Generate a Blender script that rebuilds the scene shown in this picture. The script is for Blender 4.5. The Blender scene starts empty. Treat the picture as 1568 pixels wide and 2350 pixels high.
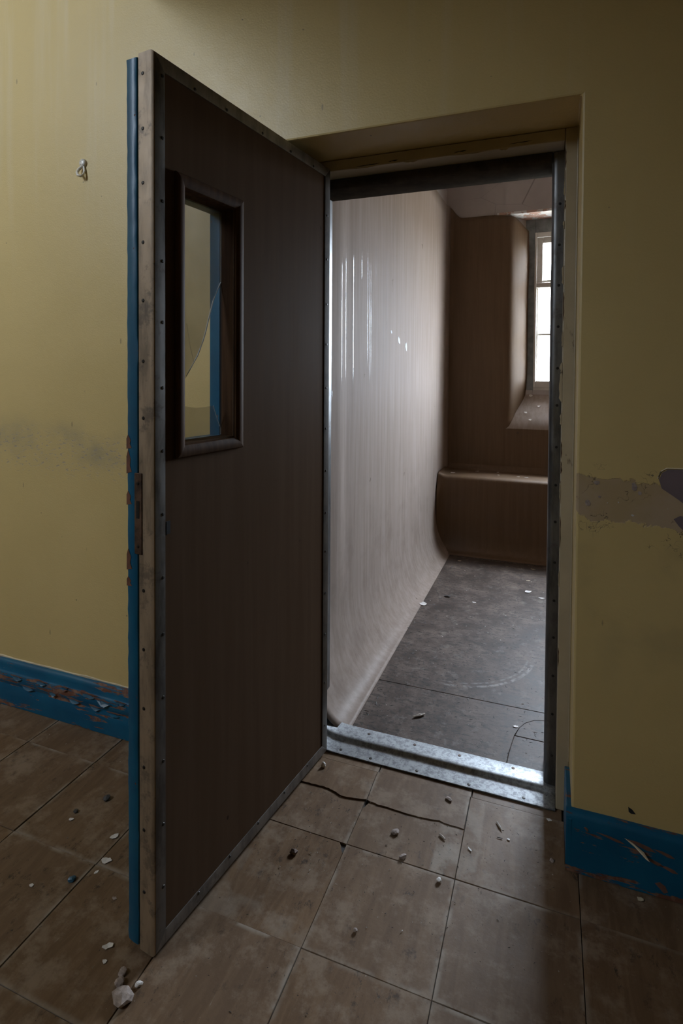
import bpy, bmesh, math, random
from mathutils import Vector, Matrix, noise

random.seed(11)
S = bpy.context.scene
C = S.collection

# ---------------------------------------------------------------- camera
CAM_H, CAM_D = 1.35, 1.6348
yaw, pitch, roll, fpx, cyp = 0.36061, 0.02260, 0.006197, 1275.81, 890.23
fw = Vector((-math.sin(yaw)*math.cos(pitch), math.cos(yaw)*math.cos(pitch), -math.sin(pitch)))
rt = Vector((math.cos(yaw), math.sin(yaw), 0)); up = rt.cross(fw)
r2 = math.cos(roll)*rt + math.sin(roll)*up
u2 = -math.sin(roll)*rt + math.cos(roll)*up
cam_d = bpy.data.cameras.new('camera'); cam = bpy.data.objects.new('camera', cam_d); C.objects.link(cam)
m = Matrix((r2, u2, -fw)).transposed().to_4x4(); m.translation = (0, -CAM_D, CAM_H)
cam.matrix_world = m
cam_d.sensor_fit = 'HORIZONTAL'; cam_d.sensor_width = 36; cam_d.lens = 36*fpx/1568
cam_d.shift_x = 0; cam_d.shift_y = -(1175-cyp)/1568
cam_d.clip_start = 0.02
S.camera = cam

# ---------------------------------------------------------------- world: overcast sky
W = bpy.data.worlds.new('overcast'); S.world = W; W.use_nodes = True
wn = W.node_tree.nodes; wl = W.node_tree.links; wn.clear()
wo = wn.new('ShaderNodeOutputWorld'); wb = wn.new('ShaderNodeBackground')
wt = wn.new('ShaderNodeTexCoord'); ws = wn.new('ShaderNodeSeparateXYZ'); wr = wn.new('ShaderNodeValToRGB'); wm = wn.new('ShaderNodeMath')
wm.operation = 'MULTIPLY_ADD'; wm.inputs[1].default_value = .5; wm.inputs[2].default_value = .5
wl.new(wt.outputs['Generated'], ws.inputs[0]); wl.new(ws.outputs['Z'], wm.inputs[0]); wl.new(wm.outputs[0], wr.inputs[0])
e = wr.color_ramp.elements
e[0].position = .47; e[0].color = (.20, .20, .18, 1)
e[1].position = .53; e[1].color = (.66, .78, .93, 1)
e.new(1.0).color = (.80, .92, 1.08, 1)
wl.new(wr.outputs[0], wb.inputs[0]); wb.inputs[1].default_value = 1.0
wl.new(wb.outputs[0], wo.inputs[0])
S.view_settings.view_transform = 'Standard'; S.view_settings.look = 'None'
S.view_settings.gamma = 1.0; S.view_settings.use_curve_mapping = False
S.view_settings.exposure = 6.4

def portal(name, loc, sx, sz, rot):
    l = bpy.data.lights.new(name, 'AREA'); l.shape = 'RECTANGLE'; l.size = sx; l.size_y = sz
    l.cycles.is_portal = True
    o = bpy.data.objects.new(name, l); C.objects.link(o); o.location = loc; o.rotation_euler = rot
WIN = (-.19, .89, 1.25, 2.64)          # cell window opening x0,x1,z0,z1
HWIN = (-3.75, -2.6, 2.75, 4.6)       # tall hall window in the opposite wall
portal('portal_cell_window', (.35, 3.27, 1.93), 1.16, 1.5, (-math.pi/2, 0, 0))
portal('portal_hall_window', ((HWIN[0]+HWIN[1])/2, -3.36, (HWIN[2]+HWIN[3])/2), HWIN[1]-HWIN[0], HWIN[3]-HWIN[2], (math.pi/2, 0, 0))

# ---------------------------------------------------------------- node helper and materials
class NB:
    def __init__(s, name):
        s.m = bpy.data.materials.new(name); s.m.use_nodes = True
        s.t = s.m.node_tree; s.n = s.t.nodes; s.l = s.t.links; s.n.clear()
        s.out = s.n.new('ShaderNodeOutputMaterial'); s.b = s.n.new('ShaderNodeBsdfPrincipled')
        s.l.new(s.b.outputs[0], s.out.inputs[0])
        s.tc = s.n.new('ShaderNodeTexCoord').outputs['Object']
    def put(s, sock, v):
        if hasattr(v, 'is_linked') or isinstance(v, bpy.types.NodeSocket): s.l.new(v, sock)
        elif isinstance(v, (tuple, list)) and len(v) == 3 and sock.type == 'RGBA': sock.default_value = (*v, 1)
        else: sock.default_value = v
    def set(s, **k):
        for a, v in k.items(): s.put(s.b.inputs[{'color': 'Base Color', 'rough': 'Roughness', 'metal': 'Metallic', 'normal': 'Normal', 'spec': 'Specular IOR Level', 'coat': 'Coat Weight', 'coat_rough': 'Coat Roughness', 'aniso': 'Anisotropic'}[a]], v)
        return s
    def map(s, scale=(1, 1, 1), loc=(0, 0, 0), rot=(0, 0, 0), vec=None):
        q = s.n.new('ShaderNodeMapping'); q.inputs['Scale'].default_value = scale; q.inputs['Rotation'].default_value = rot
        s.put(q.inputs['Location'], loc); s.l.new(vec or s.tc, q.inputs[0]); return q.outputs[0]
    def noise(s, scale=5, detail=4, rough=.55, vec=None, dist=0):
        q = s.n.new('ShaderNodeTexNoise'); q.inputs['Scale'].default_value = scale; q.inputs['Detail'].default_value = detail
        q.inputs['Roughness'].default_value = rough; q.inputs['Distortion'].default_value = dist
        s.l.new(vec or s.tc, q.inputs['Vector']); return q.outputs[0]
    def voro(s, scale=5, vec=None, feat='F1'):
        q = s.n.new('ShaderNodeTexVoronoi'); q.feature = feat; q.inputs['Scale'].default_value = scale
        s.l.new(vec or s.tc, q.inputs['Vector']); return q.outputs['Distance']
    def ramp(s, f, a, b, ca=0., cb=1.):
        q = s.n.new('ShaderNodeMapRange'); q.interpolation_type = 'SMOOTHSTEP'
        s.put(q.inputs[0], f); q.inputs[1].default_value = a; q.inputs[2].default_value = b
        q.inputs[3].default_value = ca; q.inputs[4].default_value = cb; return q.outputs[0]
    def math(s, op, a, b=0., c=0.):
        q = s.n.new('ShaderNodeMath'); q.operation = op
        for i, v in enumerate((a, b, c)): s.put(q.inputs[i], v)
        return q.outputs[0]
    def mix(s, f, a, b, mode='MIX'):
        q = s.n.new('ShaderNodeMix'); q.data_type = 'RGBA'; q.blend_type = mode
        s.put(q.inputs[0], f); s.put(q.inputs[6], a); s.put(q.inputs[7], b); return q.outputs[2]
    def xyz(s, vec=None):
        q = s.n.new('ShaderNodeSeparateXYZ'); s.l.new(vec or s.tc, q.inputs[0]); return q.outputs
    def bump(s, h, strength=.3, dist=.01, n=None):
        q = s.n.new('ShaderNodeBump'); q.inputs['Strength'].default_value = strength; q.inputs['Distance'].default_value = dist
        s.l.new(h, q.inputs['Height'])
        if n: s.l.new(n, q.inputs['Normal'])
        return q.outputs[0]
    def rand(s):
        return s.n.new('ShaderNodeObjectInfo').outputs['Random']
    def band(s, z, c, w):      # 1 at c, 0 at distance w
        return s.ramp(s.math('ABSOLUTE', s.math('SUBTRACT', z, c)), w*.25, w, 1, 0)

def M(name, color, rough=.5, metal=0., var=.15, scale=8, bump=0., bscale=80, spec=.5):
    q = NB(name); f = q.noise(scale, 5)
    c = q.mix(q.ramp(f, .3, .7), tuple(x*(1-var) for x in color), tuple(min(1, x*(1+var)) for x in color))
    q.set(color=c, rough=rough, metal=metal, spec=q.math('ADD', spec, q.ramp(q.xyz()[2], .26, .10, 0, .75)))
    if bump: q.set(normal=q.bump(q.noise(bscale, 3), bump, .004))
    return q.m

def mat_wall():
    q = NB('yellow_gloss_paint'); x, y, z = q.xyz()
    base = q.mix(q.ramp(q.noise(1.6, 4), .3, .7), (.55, .405, .165), (.60, .445, .19))
    st = q.noise(1, 4, .6, q.map((9, 9, .5)))                                    # old runs down the wall
    base = q.mix(q.math('MULTIPLY', q.ramp(st, .5, .72), q.ramp(z, 1.3, 2.6, 0, .35)), base, (.62, .52, .34))
    onface = q.ramp(y, .004, .02, 1, 0)
    # scuffed band at hand height
    wob = q.math('MULTIPLY', q.math('SUBTRACT', q.noise(2.2, 3), .5), .16)
    zc = q.math('ADD', z, wob)
    band = q.math('MULTIPLY', q.band(zc, 1.045, .125), onface)
    n1 = q.noise(1, 4, .7, q.map((42, 42, 95), rot=(0, .6, 0)))
    left = q.ramp(x, -.3, -.5, 0, 1)
    scuff = q.math('MULTIPLY', q.math('MULTIPLY', q.ramp(n1, .55, .62), band), left)
    dirt = q.math('MULTIPLY', q.math('MULTIPLY', q.ramp(q.noise(6, 4), .35, .75), q.band(zc, 1.085, .12)), q.math('MULTIPLY', left, .55))
    base = q.mix(dirt, base, (.26, .235, .16))
    base = q.mix(q.math('MULTIPLY', scuff, .8), base, (.30, .25, .20))
    # peeled zone on the latch side
    right = q.math('MULTIPLY', q.ramp(x, .05, .075, 0, 1), onface)
    edge = q.math('ADD', z, q.math('MULTIPLY', q.math('SUBTRACT', q.noise(13, 5, .65), .5), .10))
    edge = q.math('ADD', edge, q.math('MULTIPLY', x, .12))
    peel = q.math('MULTIPLY', q.band(edge, 1.045, .082), right)
    peelm = q.ramp(peel, .38, .46)
    under = q.mix(q.ramp(q.noise(9, 4), .4, .62), (.395, .28, .140), (.42, .305, .185))
    base = q.mix(peelm, base, under)
    crk = q.math('MULTIPLY', q.ramp(q.math('ABSOLUTE', q.math('SUBTRACT', q.noise(21, 3, .6), .5)), .002, .009, 1, 0), q.math('MULTIPLY', q.band(edge, 1.03, .17), right))
    crk = q.math('MULTIPLY', crk, q.ramp(q.noise(15, 3), .52, .60))
    base = q.mix(q.math('MULTIPLY', crk, .75), base, (.08, .06, .04))
    wh = q.math('MULTIPLY', peelm, q.ramp(q.noise(30, 3), .68, .71))
    base = q.mix(wh, base, (.5, .47, .43))
    # small dark nicks everywhere
    nick = q.math('MULTIPLY', q.ramp(q.voro(16, q.map((1, 1, 1.3))), .045, .06, 1, 0), q.ramp(q.noise(5, 2), .52, .6))
    base = q.mix(q.math('MULTIPLY', nick, .8), base, (.14, .11, .07))
    nk2 = q.math('MULTIPLY', q.ramp(q.voro(1, q.map((15, 15, 4.5), rot=(0, .12, 0))), .035, .06, 1, 0), q.ramp(q.noise(3, 2), .48, .55))
    base = q.mix(q.math('MULTIPLY', nk2, .6), base, (.20, .15, .08))
    grime = q.math('MULTIPLY', q.math('MULTIPLY', q.band(z, .9, .5), q.ramp(q.noise(4, 4), .5, .75)), q.math('MULTIPLY', right, .4))
    base = q.mix(grime, base, (.24, .20, .12))
    h = q.math('ADD', q.math('MULTIPLY', q.noise(170, 3), .25), q.math('MULTIPLY', q.noise(14, 4), .6))
    h = q.math('SUBTRACT', h, q.math('MULTIPLY', scuff, .5)); h = q.math('SUBTRACT', h, q.math('MULTIPLY', peelm, .9))
    h = q.math('SUBTRACT', h, crk)
    q.set(color=base, rough=q.math('ADD', q.math('MULTIPLY', q.noise(20, 3), .15), q.math('ADD', .36, q.math('MULTIPLY', peelm, .35))), normal=q.bump(h, .35, .006), spec=.45)
    return q.m

def mat_blue(name, chip=.0, wood=(.13, .05, .028)):
    q = NB(name); x, y, z = q.xyz()
    c = q.mix(q.ramp(q.noise(7, 4), .35, .7), (.0, .075, .15), (.001, .10, .185))
    n = q.noise(1, 6, .68, q.map((4.2, 30, 30))); n2 = q.noise(60, 3)
    f = q.math('ADD', n, q.math('MULTIPLY', n2, .10))
    f = q.math('ADD', f, q.math('ADD', q.math('MULTIPLY', q.band(z, .089, .009), .10 if chip > 0.04 else 0.), q.math('MULTIPLY', q.band(z, .131, .007), .06 if chip > 0.04 else 0.)))
    mk = q.ramp(f, .655-chip, .672-chip)
    under = q.mix(q.ramp(q.noise(40, 3), .45, .6), wood, (.20, .105, .065))
    c = q.mix(mk, c, under)
    h = q.math('SUBTRACT', q.math('MULTIPLY', q.noise(30, 4), .4), q.math('MULTIPLY', mk, .8))
    q.set(color=c, rough=q.math('ADD', .40, q.math('MULTIPLY', mk, .35)), normal=q.bump(h, .5, .004))
    return q.m

def mat_lining(name, ca, cb, spec):
    q = NB(name)
    st = q.noise(1, 5, .65, q.map((34, 34, 1.6)))
    st2 = q.noise(1, 4, .6, q.map((130, 130, 4)))
    c = q.mix(q.ramp(st, .32, .7), ca, cb)
    c = q.mix(q.math('MULTIPLY', q.ramp(st2, .6, .75), .25), c, (.10, .07, .05))
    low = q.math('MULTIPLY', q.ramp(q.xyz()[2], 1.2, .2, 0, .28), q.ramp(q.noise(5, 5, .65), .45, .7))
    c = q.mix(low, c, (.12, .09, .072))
    marks = q.math('MULTIPLY', q.ramp(q.noise(1, 5, .7, q.map((9, 9, 6))), .68, .73), .6)
    c = q.mix(marks, c, (.07, .05, .038))
    r = q.math('ADD', .50, q.math('MULTIPLY', st, .20))
    r = q.math('MULTIPLY', r, q.ramp(q.xyz()[2], .26, .08, 1, .55))
    q.set(color=c, rough=r, normal=q.bump(q.math('ADD', st, q.math('MULTIPLY', st2, .5)), .07, .003), spec=spec)
    return q.m

def mat_laminate():
    q = NB('dark_brown_door_laminate'); st = q.noise(1, 5, .6, q.map((26, 26, 1.2)))
    c = q.mix(q.ramp(st, .3, .75), (.090, .056, .034), (.104, .067, .043))
    sp = q.ramp(q.voro(9, q.map((1, 1, .7))), .035, .055, 1, 0); sp = q.math('MULTIPLY', sp, q.ramp(q.noise(4, 2), .5, .58))
    c = q.mix(q.math('MULTIPLY', sp, .8), c, (.03, .02, .015))
    q.set(color=c, rough=q.math('ADD', .46, q.math('MULTIPLY', st, .22)), normal=q.bump(st, .04, .003), spec=.007); return q.m

def mat_metal(name, col, rough, grime, scale=7, rust=0., metal=.85):
    q = NB(name); n = q.noise(1, 5, .65, q.map((scale*3, scale*3, scale*.7)))
    c = q.mix(q.ramp(n, .4, .66), col, tuple(v*grime for v in col))
    d = q.ramp(q.noise(scale*2.2, 5, .7), .54, .66)
    c = q.mix(q.math('MULTIPLY', d, .6), c, (.07, .05, .035))
    me = q.math('SUBTRACT', metal, q.math('MULTIPLY', d, .6*metal))
    if rust:
        rr = q.ramp(q.noise(11, 5, .7), .70-rust, .76-rust); c = q.mix(rr, c, (.13, .05, .02)); me = q.math('MULTIPLY', me, q.math('SUBTRACT', 1., rr))
    q.set(color=c, metal=me, rough=q.math('ADD', rough, q.math('MULTIPLY', q.noise(scale*4, 4), .25)), normal=q.bump(q.noise(25, 4), .12, .002)); return q.m

def mat_galv():
    q = NB('worn_galvanised_steel')
    n = q.noise(55, 6, .78); n2 = q.noise(9, 4)
    c = q.mix(q.ramp(n, .42, .62), (.40, .42, .435), (.21, .22, .23))
    c = q.mix(q.ramp(q.noise(70, 4, .75), .62, .70, 0, .8), c, (.05, .05, .055))
    rs = q.ramp(q.voro(7, q.map((1, .6, 1))), .05, .14, 1, 0); rs = q.math('MULTIPLY', rs, q.ramp(n2, .5, .62))
    c = q.mix(q.math('MULTIPLY', rs, .7), c, (.20, .09, .03))
    q.set(color=c, metal=.55, rough=q.math('ADD', .34, q.math('MULTIPLY', n, .25)), normal=q.bump(n, .12, .002)); return q.m

def mat_tile():
    q = NB('brown_vinyl_tile'); r = q.rand()
    off = q.n.new('ShaderNodeCombineXYZ'); q.l.new(q.math('MULTIPLY', r, 37.), off.inputs[0]); q.l.new(q.math('MULTIPLY', r, 91.), off.inputs[1])
    v = q.n.new('ShaderNodeVectorMath'); v.operation = 'ADD'; q.l.new(q.tc, v.inputs[0]); q.l.new(off.outputs[0], v.inputs[1]); v = v.outputs[0]
    gr = q.noise(1, 5, .6, q.map((26, 5, 5), vec=v), dist=1.2)
    c = q.mix(q.ramp(gr, .35, .68), (.135, .080, .042), (.190, .118, .065))
    c = q.mix(q.ramp(r, 0, 1, 0, .35), c, (.145, .10, .068))
    dk = q.ramp(q.noise(1, 6, .8, q.map((34, 20, 20), vec=v)), .54, .64); dk2 = q.ramp(q.noise(5, 4, .6, v), .4, .65)
    c = q.mix(q.math('MULTIPLY', q.math('MULTIPLY', dk, dk2), .9), c, (.035, .026, .02))
    du = q.ramp(q.noise(8, 6, .75, v), .47, .67, 0, .72)
    c = q.mix(du, c, (.27, .20, .14))
    sc = q.ramp(q.noise(1, 3, .8, q.map((120, 9, 9), rot=(0, 0, .7), vec=v)), .70, .74, 0, .5)
    c = q.mix(sc, c, (.33, .29, .24))
    # pale dust gathered on the tile's edges
    x, y, z = q.xyz()
    ed = q.math('MAXIMUM', q.math('ABSOLUTE', x), q.math('ABSOLUTE', y))
    ed = q.math('MULTIPLY', q.ramp(ed, .141, .1525), q.math('MULTIPLY', q.ramp(q.noise(13, 4, .6, v), .40, .60), q.math('ADD', .25, q.math('MULTIPLY', r, .6))))
    c = q.mix(ed, c, (.32, .27, .215))
    h = q.math('ADD', q.math('MULTIPLY', gr, .5), q.noise(60, 4, .6, v))
    q.set(color=c, rough=q.math('ADD', .36, q.math('MULTIPLY', q.noise(9, 4, .6, v), .3)), normal=q.bump(h, .16, .003), spec=.2); return q.m

def mat_vinyl():
    q = NB('dusty_brown_sheet_vinyl')
    n = q.noise(6, 6, .7); n2 = q.noise(1, 5, .75, q.map((22, 60, 22), rot=(0, 0, .15)))
    c = q.mix(q.ramp(n, .35, .68), (.058, .041, .032), (.150, .112, .090))
    c = q.mix(q.ramp(n2, .51, .60, 0, .85), c, (.05, .04, .034))
    c = q.mix(q.ramp(q.noise(60, 5, .75), .56, .62, 0, .8), c, (.032, .026, .023))
    c = q.mix(q.ramp(q.noise(17, 6, .75), .54, .68, 0, .55), c, (.20, .17, .148))
    # curved scrape left by something dragged
    x, y, z = q.xyz()
    d = q.math('SQRT', q.math('ADD', q.math('POWER', q.math('ADD', x, .42), 2.), q.math('POWER', q.math('SUBTRACT', y, 1.12), 2.)))
    arc = q.math('MULTIPLY', q.math('MAXIMUM', q.band(d, .36, .012), q.math('MULTIPLY', q.band(d, .335, .008), .6)), q.math('MULTIPLY', q.ramp(x, -.46, -.38), q.ramp(y, 1.22, 1.0)))
    arc = q.math('MULTIPLY', arc, q.ramp(q.noise(40, 3), .4, .6))
    c = q.mix(q.math('MULTIPLY', arc, .55), c, (.36, .33, .31))
    q.set(color=c, rough=q.math('ADD', .38, q.math('MULTIPLY', n, .3)), normal=q.bump(q.math('ADD', n, n2), .18, .003), spec=.18); return q.m

def mat_peel():
    q = NB('peeling_pink_and_white_plaster'); n = q.noise(9, 6, .7)
    k = q.ramp(n, .50, .53)
    c = q.mix(k, (.74, .72, .69), (.55, .36, .28)); q.set(color=c, rough=.8, normal=q.bump(k, .8, .004)); return q.m

def mat_plaster():
    q = NB('cell_grey_plaster'); n = q.noise(3, 5)
    c = q.mix(q.ramp(n, .3, .7), (.40, .35, .33), (.47, .42, .395))
    ck = q.ramp(q.voro(2.3, q.map((1, 1, 1.1)), 'DISTANCE_TO_EDGE'), 0, .005, 1, 0); ck = q.math('MULTIPLY', ck, q.ramp(q.noise(2, 2), .45, .6))
    c = q.mix(q.math('MULTIPLY', ck, .6), c, (.12, .10, .09)); q.set(color=c, rough=.75, normal=q.bump(n, .1, .01)); return q.m

def mat_bead():
    q = NB('dark_stained_wood'); g = q.noise(1, 5, .6, q.map((60, 60, 4)))
    c = q.mix(q.ramp(g, .35, .65), (.085, .046, .024), (.055, .029, .016))
    q.set(color=c, rough=.55, normal=q.bump(g, .15, .002), spec=.03); return q.m

def mat_glass(name, haze, gloss=.05, col=(.6, .58, .54)):
    q = NB(name); q.n.remove(q.b)
    t = q.n.new('ShaderNodeBsdfTransparent'); g = q.n.new('ShaderNodeBsdfGlossy'); g.inputs['Roughness'].default_value = .03
    d = q.n.new('ShaderNodeBsdfDiffuse'); d.inputs[0].default_value = (*col, 1)
    a = q.n.new('ShaderNodeMixShader'); b = q.n.new('ShaderNodeMixShader')
    a.inputs[0].default_value = gloss; q.l.new(t.outputs[0], a.inputs[1]); q.l.new(g.outputs[0], a.inputs[2])
    if haze: q.l.new(q.ramp(q.noise(5, 3), .2, .8, haze*.75, haze*1.25), b.inputs[0])
    else: b.inputs[0].default_value = 0
    q.l.new(a.outputs[0], b.inputs[1]); q.l.new(d.outputs[0], b.inputs[2]); q.l.new(b.outputs[0], q.out.inputs[0]); return q.m

def mat_frame():
    q = NB('old_cream_frame_paint')
    n = q.noise(1, 5, .65, q.map((14, 14, 5)))
    c = q.mix(q.ramp(q.noise(5, 4), .3, .7), (.37, .295, .185), (.43, .345, .22))
    c = q.mix(q.ramp(n, .66, .70, 0, .9), c, (.13, .085, .05))
    q.set(color=c, rough=.42, normal=q.bump(q.math('SUBTRACT', q.noise(40, 3), n), .25, .003)); return q.m

m_wall = mat_wall(); m_blue = mat_blue('blue_gloss_paint', -.06); m_skirt = mat_blue('peeling_blue_paint_on_wood', .045); m_skirt_b = mat_blue('chipped_blue_paint_on_wood', .03)
m_lining = mat_lining('brown_moulded_lining', (.125, .074, .038), (.150, .092, .050), .3); m_lining_lit = mat_lining('window_lit_lining', (.30, .24, .203), (.365, .298, .258), .02); m_lam = mat_laminate(); m_edge = mat_metal('dull_steel_edging', (.26, .235, .21), .34, .6, metal=.6)  # second lining is a lightened copy, window light put into its colour
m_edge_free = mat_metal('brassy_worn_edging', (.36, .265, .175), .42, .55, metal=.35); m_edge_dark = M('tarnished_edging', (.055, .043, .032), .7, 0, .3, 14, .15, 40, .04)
m_galv = mat_galv(); m_stop = mat_metal('dark_steel_stop', (.20, .195, .19), .30, .5)
m_tile = mat_tile(); m_vinyl = mat_vinyl(); m_peel = mat_peel(); m_plaster = mat_plaster(); m_bead = mat_bead(); m_frame = mat_frame()
m_hazy = mat_glass('dusty_glass', .26); m_hazy2 = mat_glass('dusty_glass_low', .20); m_clear = mat_glass('window_glass', 0, .06); m_dimmed = mat_glass('dimmed_hall_glass', .41, .05, (.10, .095, .085))  # dark haze in the unseen hall pane is added to dim the corridor light
m_glassedge = M('bright_broken_glass_edge', (.72, .76, .78), .3, var=.05)
m_screw = M('blackened_screw', (.03, .026, .022), .5, .6); m_rust = M('rusty_lock_metal', (.095, .055, .035), .6, .5, .5, 40, .4)
m_sub = M('black_adhesive', (.022, .018, .015), .9); m_dark = M('dark_hole', (.006, .005, .004), .9)
m_white = M('old_white_window_paint', (.62, .585, .53), .5, var=.1, scale=12, bump=.2); m_grey = M('grey_window_frame_paint', (.20, .215, .215), .6, var=.25, scale=14, bump=.3)
m_ceil = M('dull_ceiling_plaster', (.40, .36, .29), .85); m_purple = M('bare_purple_plaster', (.155, .115, .118), .8, var=.15)
m_flakeY = M('cream_paint_flake', (.60, .50, .33), .6); m_flakeW = M('pale_paint_flake', (.66, .62, .58), .7); m_flakeB = M('blue_paint_flake', (.01, .09, .16), .4)
m_crumb = M('plaster_crumb', (.32, .25, .21), .85, var=.3, scale=60, bump=.5); m_darkbit = M('dark_debris', (.035, .027, .022), .8); m_splint = M('splintered_wood', (.33, .27, .21), .7, var=.4, scale=90)
m_smear = M('whitish_smear', (.34, .325, .315), .6); m_hook = M('off_white_plastic', (.66, .60, .50), .4); m_drip = M('pale_glossy_drip', (.30, .29, .29), .16, var=.1, spec=.8)
m_red = M('red_brown_undercoat', (.135, .052, .03), .7, var=.3, scale=40)

# ---------------------------------------------------------------- geometry helpers
def add(name, verts, faces, mat, parent=None, smooth=False, bevel=0., loc=None, auto=None):
    me = bpy.data.meshes.new(name); me.from_pydata([tuple(v) for v in verts], [], faces); me.validate(); me.update()
    b = bmesh.new(); b.from_mesh(me); bmesh.ops.recalc_face_normals(b, faces=b.faces); b.to_mesh(me); b.free()
    if mat: me.materials.append(mat)
    o = bpy.data.objects.new(name, me); C.objects.link(o)
    if parent: o.parent = parent
    if loc: o.location = loc
    if smooth:
        for p in me.polygons: p.use_smooth = True
    if bevel:
        md = o.modifiers.new('bevel', 'BEVEL'); md.width = bevel; md.segments = 2; md.limit_method = 'ANGLE'
    return o
def empty(name, loc=(0, 0, 0), rz=0):
    o = bpy.data.objects.new(name, None); C.objects.link(o); o.location = loc; o.rotation_euler = (0, 0, rz); o.empty_display_size = .1; return o
def tag(o, label=None, cat=None, group=None, kind=None):
    for k, v in (('label', label), ('category', cat), ('group', group), ('kind', kind)):
        if v: o[k] = v
    return o
BF = [(0, 1, 2, 3), (7, 6, 5, 4), (0, 4, 5, 1), (1, 5, 6, 2), (2, 6, 7, 3), (3, 7, 4, 0)]
def bv(x0, x1, y0, y1, z0, z1):
    return [(x0, y0, z0), (x1, y0, z0), (x1, y1, z0), (x0, y1, z0), (x0, y0, z1), (x1, y0, z1), (x1, y1, z1), (x0, y1, z1)]
def box(name, x0, x1, y0, y1, z0, z1, mat, parent=None, bevel=0.): return add(name, bv(x0, x1, y0, y1, z0, z1), BF, mat, parent, bevel=bevel)
def boxes(name, L, mat, parent=None, bevel=0.):
    v, f = [], []
    for b in L:
        n = len(v); v += bv(*b); f += [tuple(i+n for i in q) for q in BF]
    return add(name, v, f, mat, parent, bevel=bevel)
def prism(name, poly, axis, a, b, mat, parent=None, bevel=0., smooth=False):   # poly extruded along axis from a to b
    def P(p, h): return {'x': (h, p[0], p[1]), 'y': (p[0], h, p[1]), 'z': (p[0], p[1], h)}[axis]
    n = len(poly); v = [P(p, a) for p in poly]+[P(p, b) for p in poly]
    f = [tuple(range(n)), tuple(range(2*n-1, n-1, -1))]+[(i, (i+1) % n, n+(i+1) % n, n+i) for i in range(n)]
    return add(name, v, f, mat, parent, bevel=bevel, smooth=smooth)
def ring(name, x0, x1, z0, z1, hx0, hx1, hz0, hz1, y0, y1, mat, parent=None, bevel=0.):
    v = []
    for y in (y0, y1):
        v += [(x0, y, z0), (x1, y, z0), (x1, y, z1), (x0, y, z1), (hx0, y, hz0), (hx1, y, hz0), (hx1, y, hz1), (hx0, y, hz1)]
    f = []
    for i in range(4):
        j = (i+1) % 4
        f += [(i, j, 4+j, 4+i), (8+i, 12+i, 12+j, 8+j), (i, 8+i, 8+j, j), (4+i, 4+j, 12+j, 12+i)]
    return add(name, v, f, mat, parent, bevel=bevel)
def grid(name, P, nu, nv, mat, parent=None, smooth=True, thick=0.):
    v = [P(i, j) for j in range(nv+1) for i in range(nu+1)]
    f = [(j*(nu+1)+i, j*(nu+1)+i+1, (j+1)*(nu+1)+i+1, (j+1)*(nu+1)+i) for j in range(nv) for i in range(nu)]
    o = add(name, v, f, mat, parent, smooth)
    if thick:
        md = o.modifiers.new('solid', 'SOLIDIFY'); md.thickness = thick; md.offset = 0
    return o
def mitre_side(name, side, R, prof, mat, parent):
    # R=(x0,x1,z0,z1); prof: list of (w inward, y); closed profile swept along one side with mitred ends
    x0, x1, z0, z1 = R; v = []
    for end in (0, 1):
        for w, y in prof:
            if side in 'LR':
                x = x0+w if side == 'L' else x1-w; z = z0+w if not end else z1-w
            else:
                z = z0+w if side == 'B' else z1-w; x = x0+w if not end else x1-w
            v.append((x, y, z))
    n = len(prof); f = [tuple(range(n)), tuple(range(2*n-1, n-1, -1))]+[(i, (i+1) % n, n+(i+1) % n, n+i) for i in range(n)]
    return add(name, v, f, mat, parent)
def smooth_by_angle(o, deg=40):
    for p in o.data.polygons: p.use_smooth = True
    try: o.data.set_sharp_from_angle(angle=math.radians(deg))
    except Exception: pass
    return o
def sst(a, b, x):
    t = max(0, min(1, (x-a)/(b-a))); return t*t*(3-2*t)
def tube_verts(path, r, seg=6):
    v, f = [], []
    for k, p in enumerate(path):
        p = Vector(p); a = Vector(path[max(0, k-1)]); b = Vector(path[min(len(path)-1, k+1)]); t = (b-a).normalized()
        n = t.cross(Vector((0, 0, 1)) if abs(t.z) < .9 else Vector((1, 0, 0))).normalized(); m_ = t.cross(n)
        rr = r if not callable(r) else r(k/(len(path)-1))
        for s in range(seg): v.append(p+rr*(math.cos(2*math.pi*s/seg)*n+math.sin(2*math.pi*s/seg)*m_))
    for k in range(len(path)-1):
        for s in range(seg):
            a = k*seg+s; b = k*seg+(s+1) % seg; f.append((a, b, b+seg, a+seg))
    f += [tuple(range(seg)), tuple(reversed(range(len(v)-seg, len(v))))]
    return v, f
def tube(name, path, r, mat, parent=None, seg=6):
    v, f = tube_verts(path, r, seg); return smooth_by_angle(add(name, v, f, mat, parent), 60)
def struct(o, label, cat=None): return tag(o, label, cat, kind='structure')

# ---------------------------------------------------------------- corridor shell
OX0, OX1, OZ = -.86, .0684, 2.1068      # doorway reveal
WT = .40                                # wall thickness
poly = [(-4.6, 0), (OX0, 0), (OX0, OZ), (OX1, OZ), (OX1, 0), (2.4, 0), (2.4, 5.0), (-4.6, 5.0)]
wf = prism('wall_front', poly, 'y', 0, WT, m_wall, bevel=.006)
struct(wf, 'yellow painted corridor wall with the open cell doorway', 'wall')
ww = box('wall_west', -4.8, -4.6, -3.4, .4, -.1, 5.0, m_wall); struct(ww, 'yellow wall at the far end of the tall hall', 'wall')
we = box('wall_east', 2.4, 2.6, -3.4, .4, -.1, 5.0, m_wall); struct(we, 'yellow wall closing the corridor beyond the skirting', 'wall')
wsb = ring('wall_south', -4.6, 2.4, -.1, 5.0, HWIN[0], HWIN[1], HWIN[2], HWIN[3], -3.4, -3.2, m_wall); struct(wsb, 'yellow wall with a tall window behind the viewer', 'wall')
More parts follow.
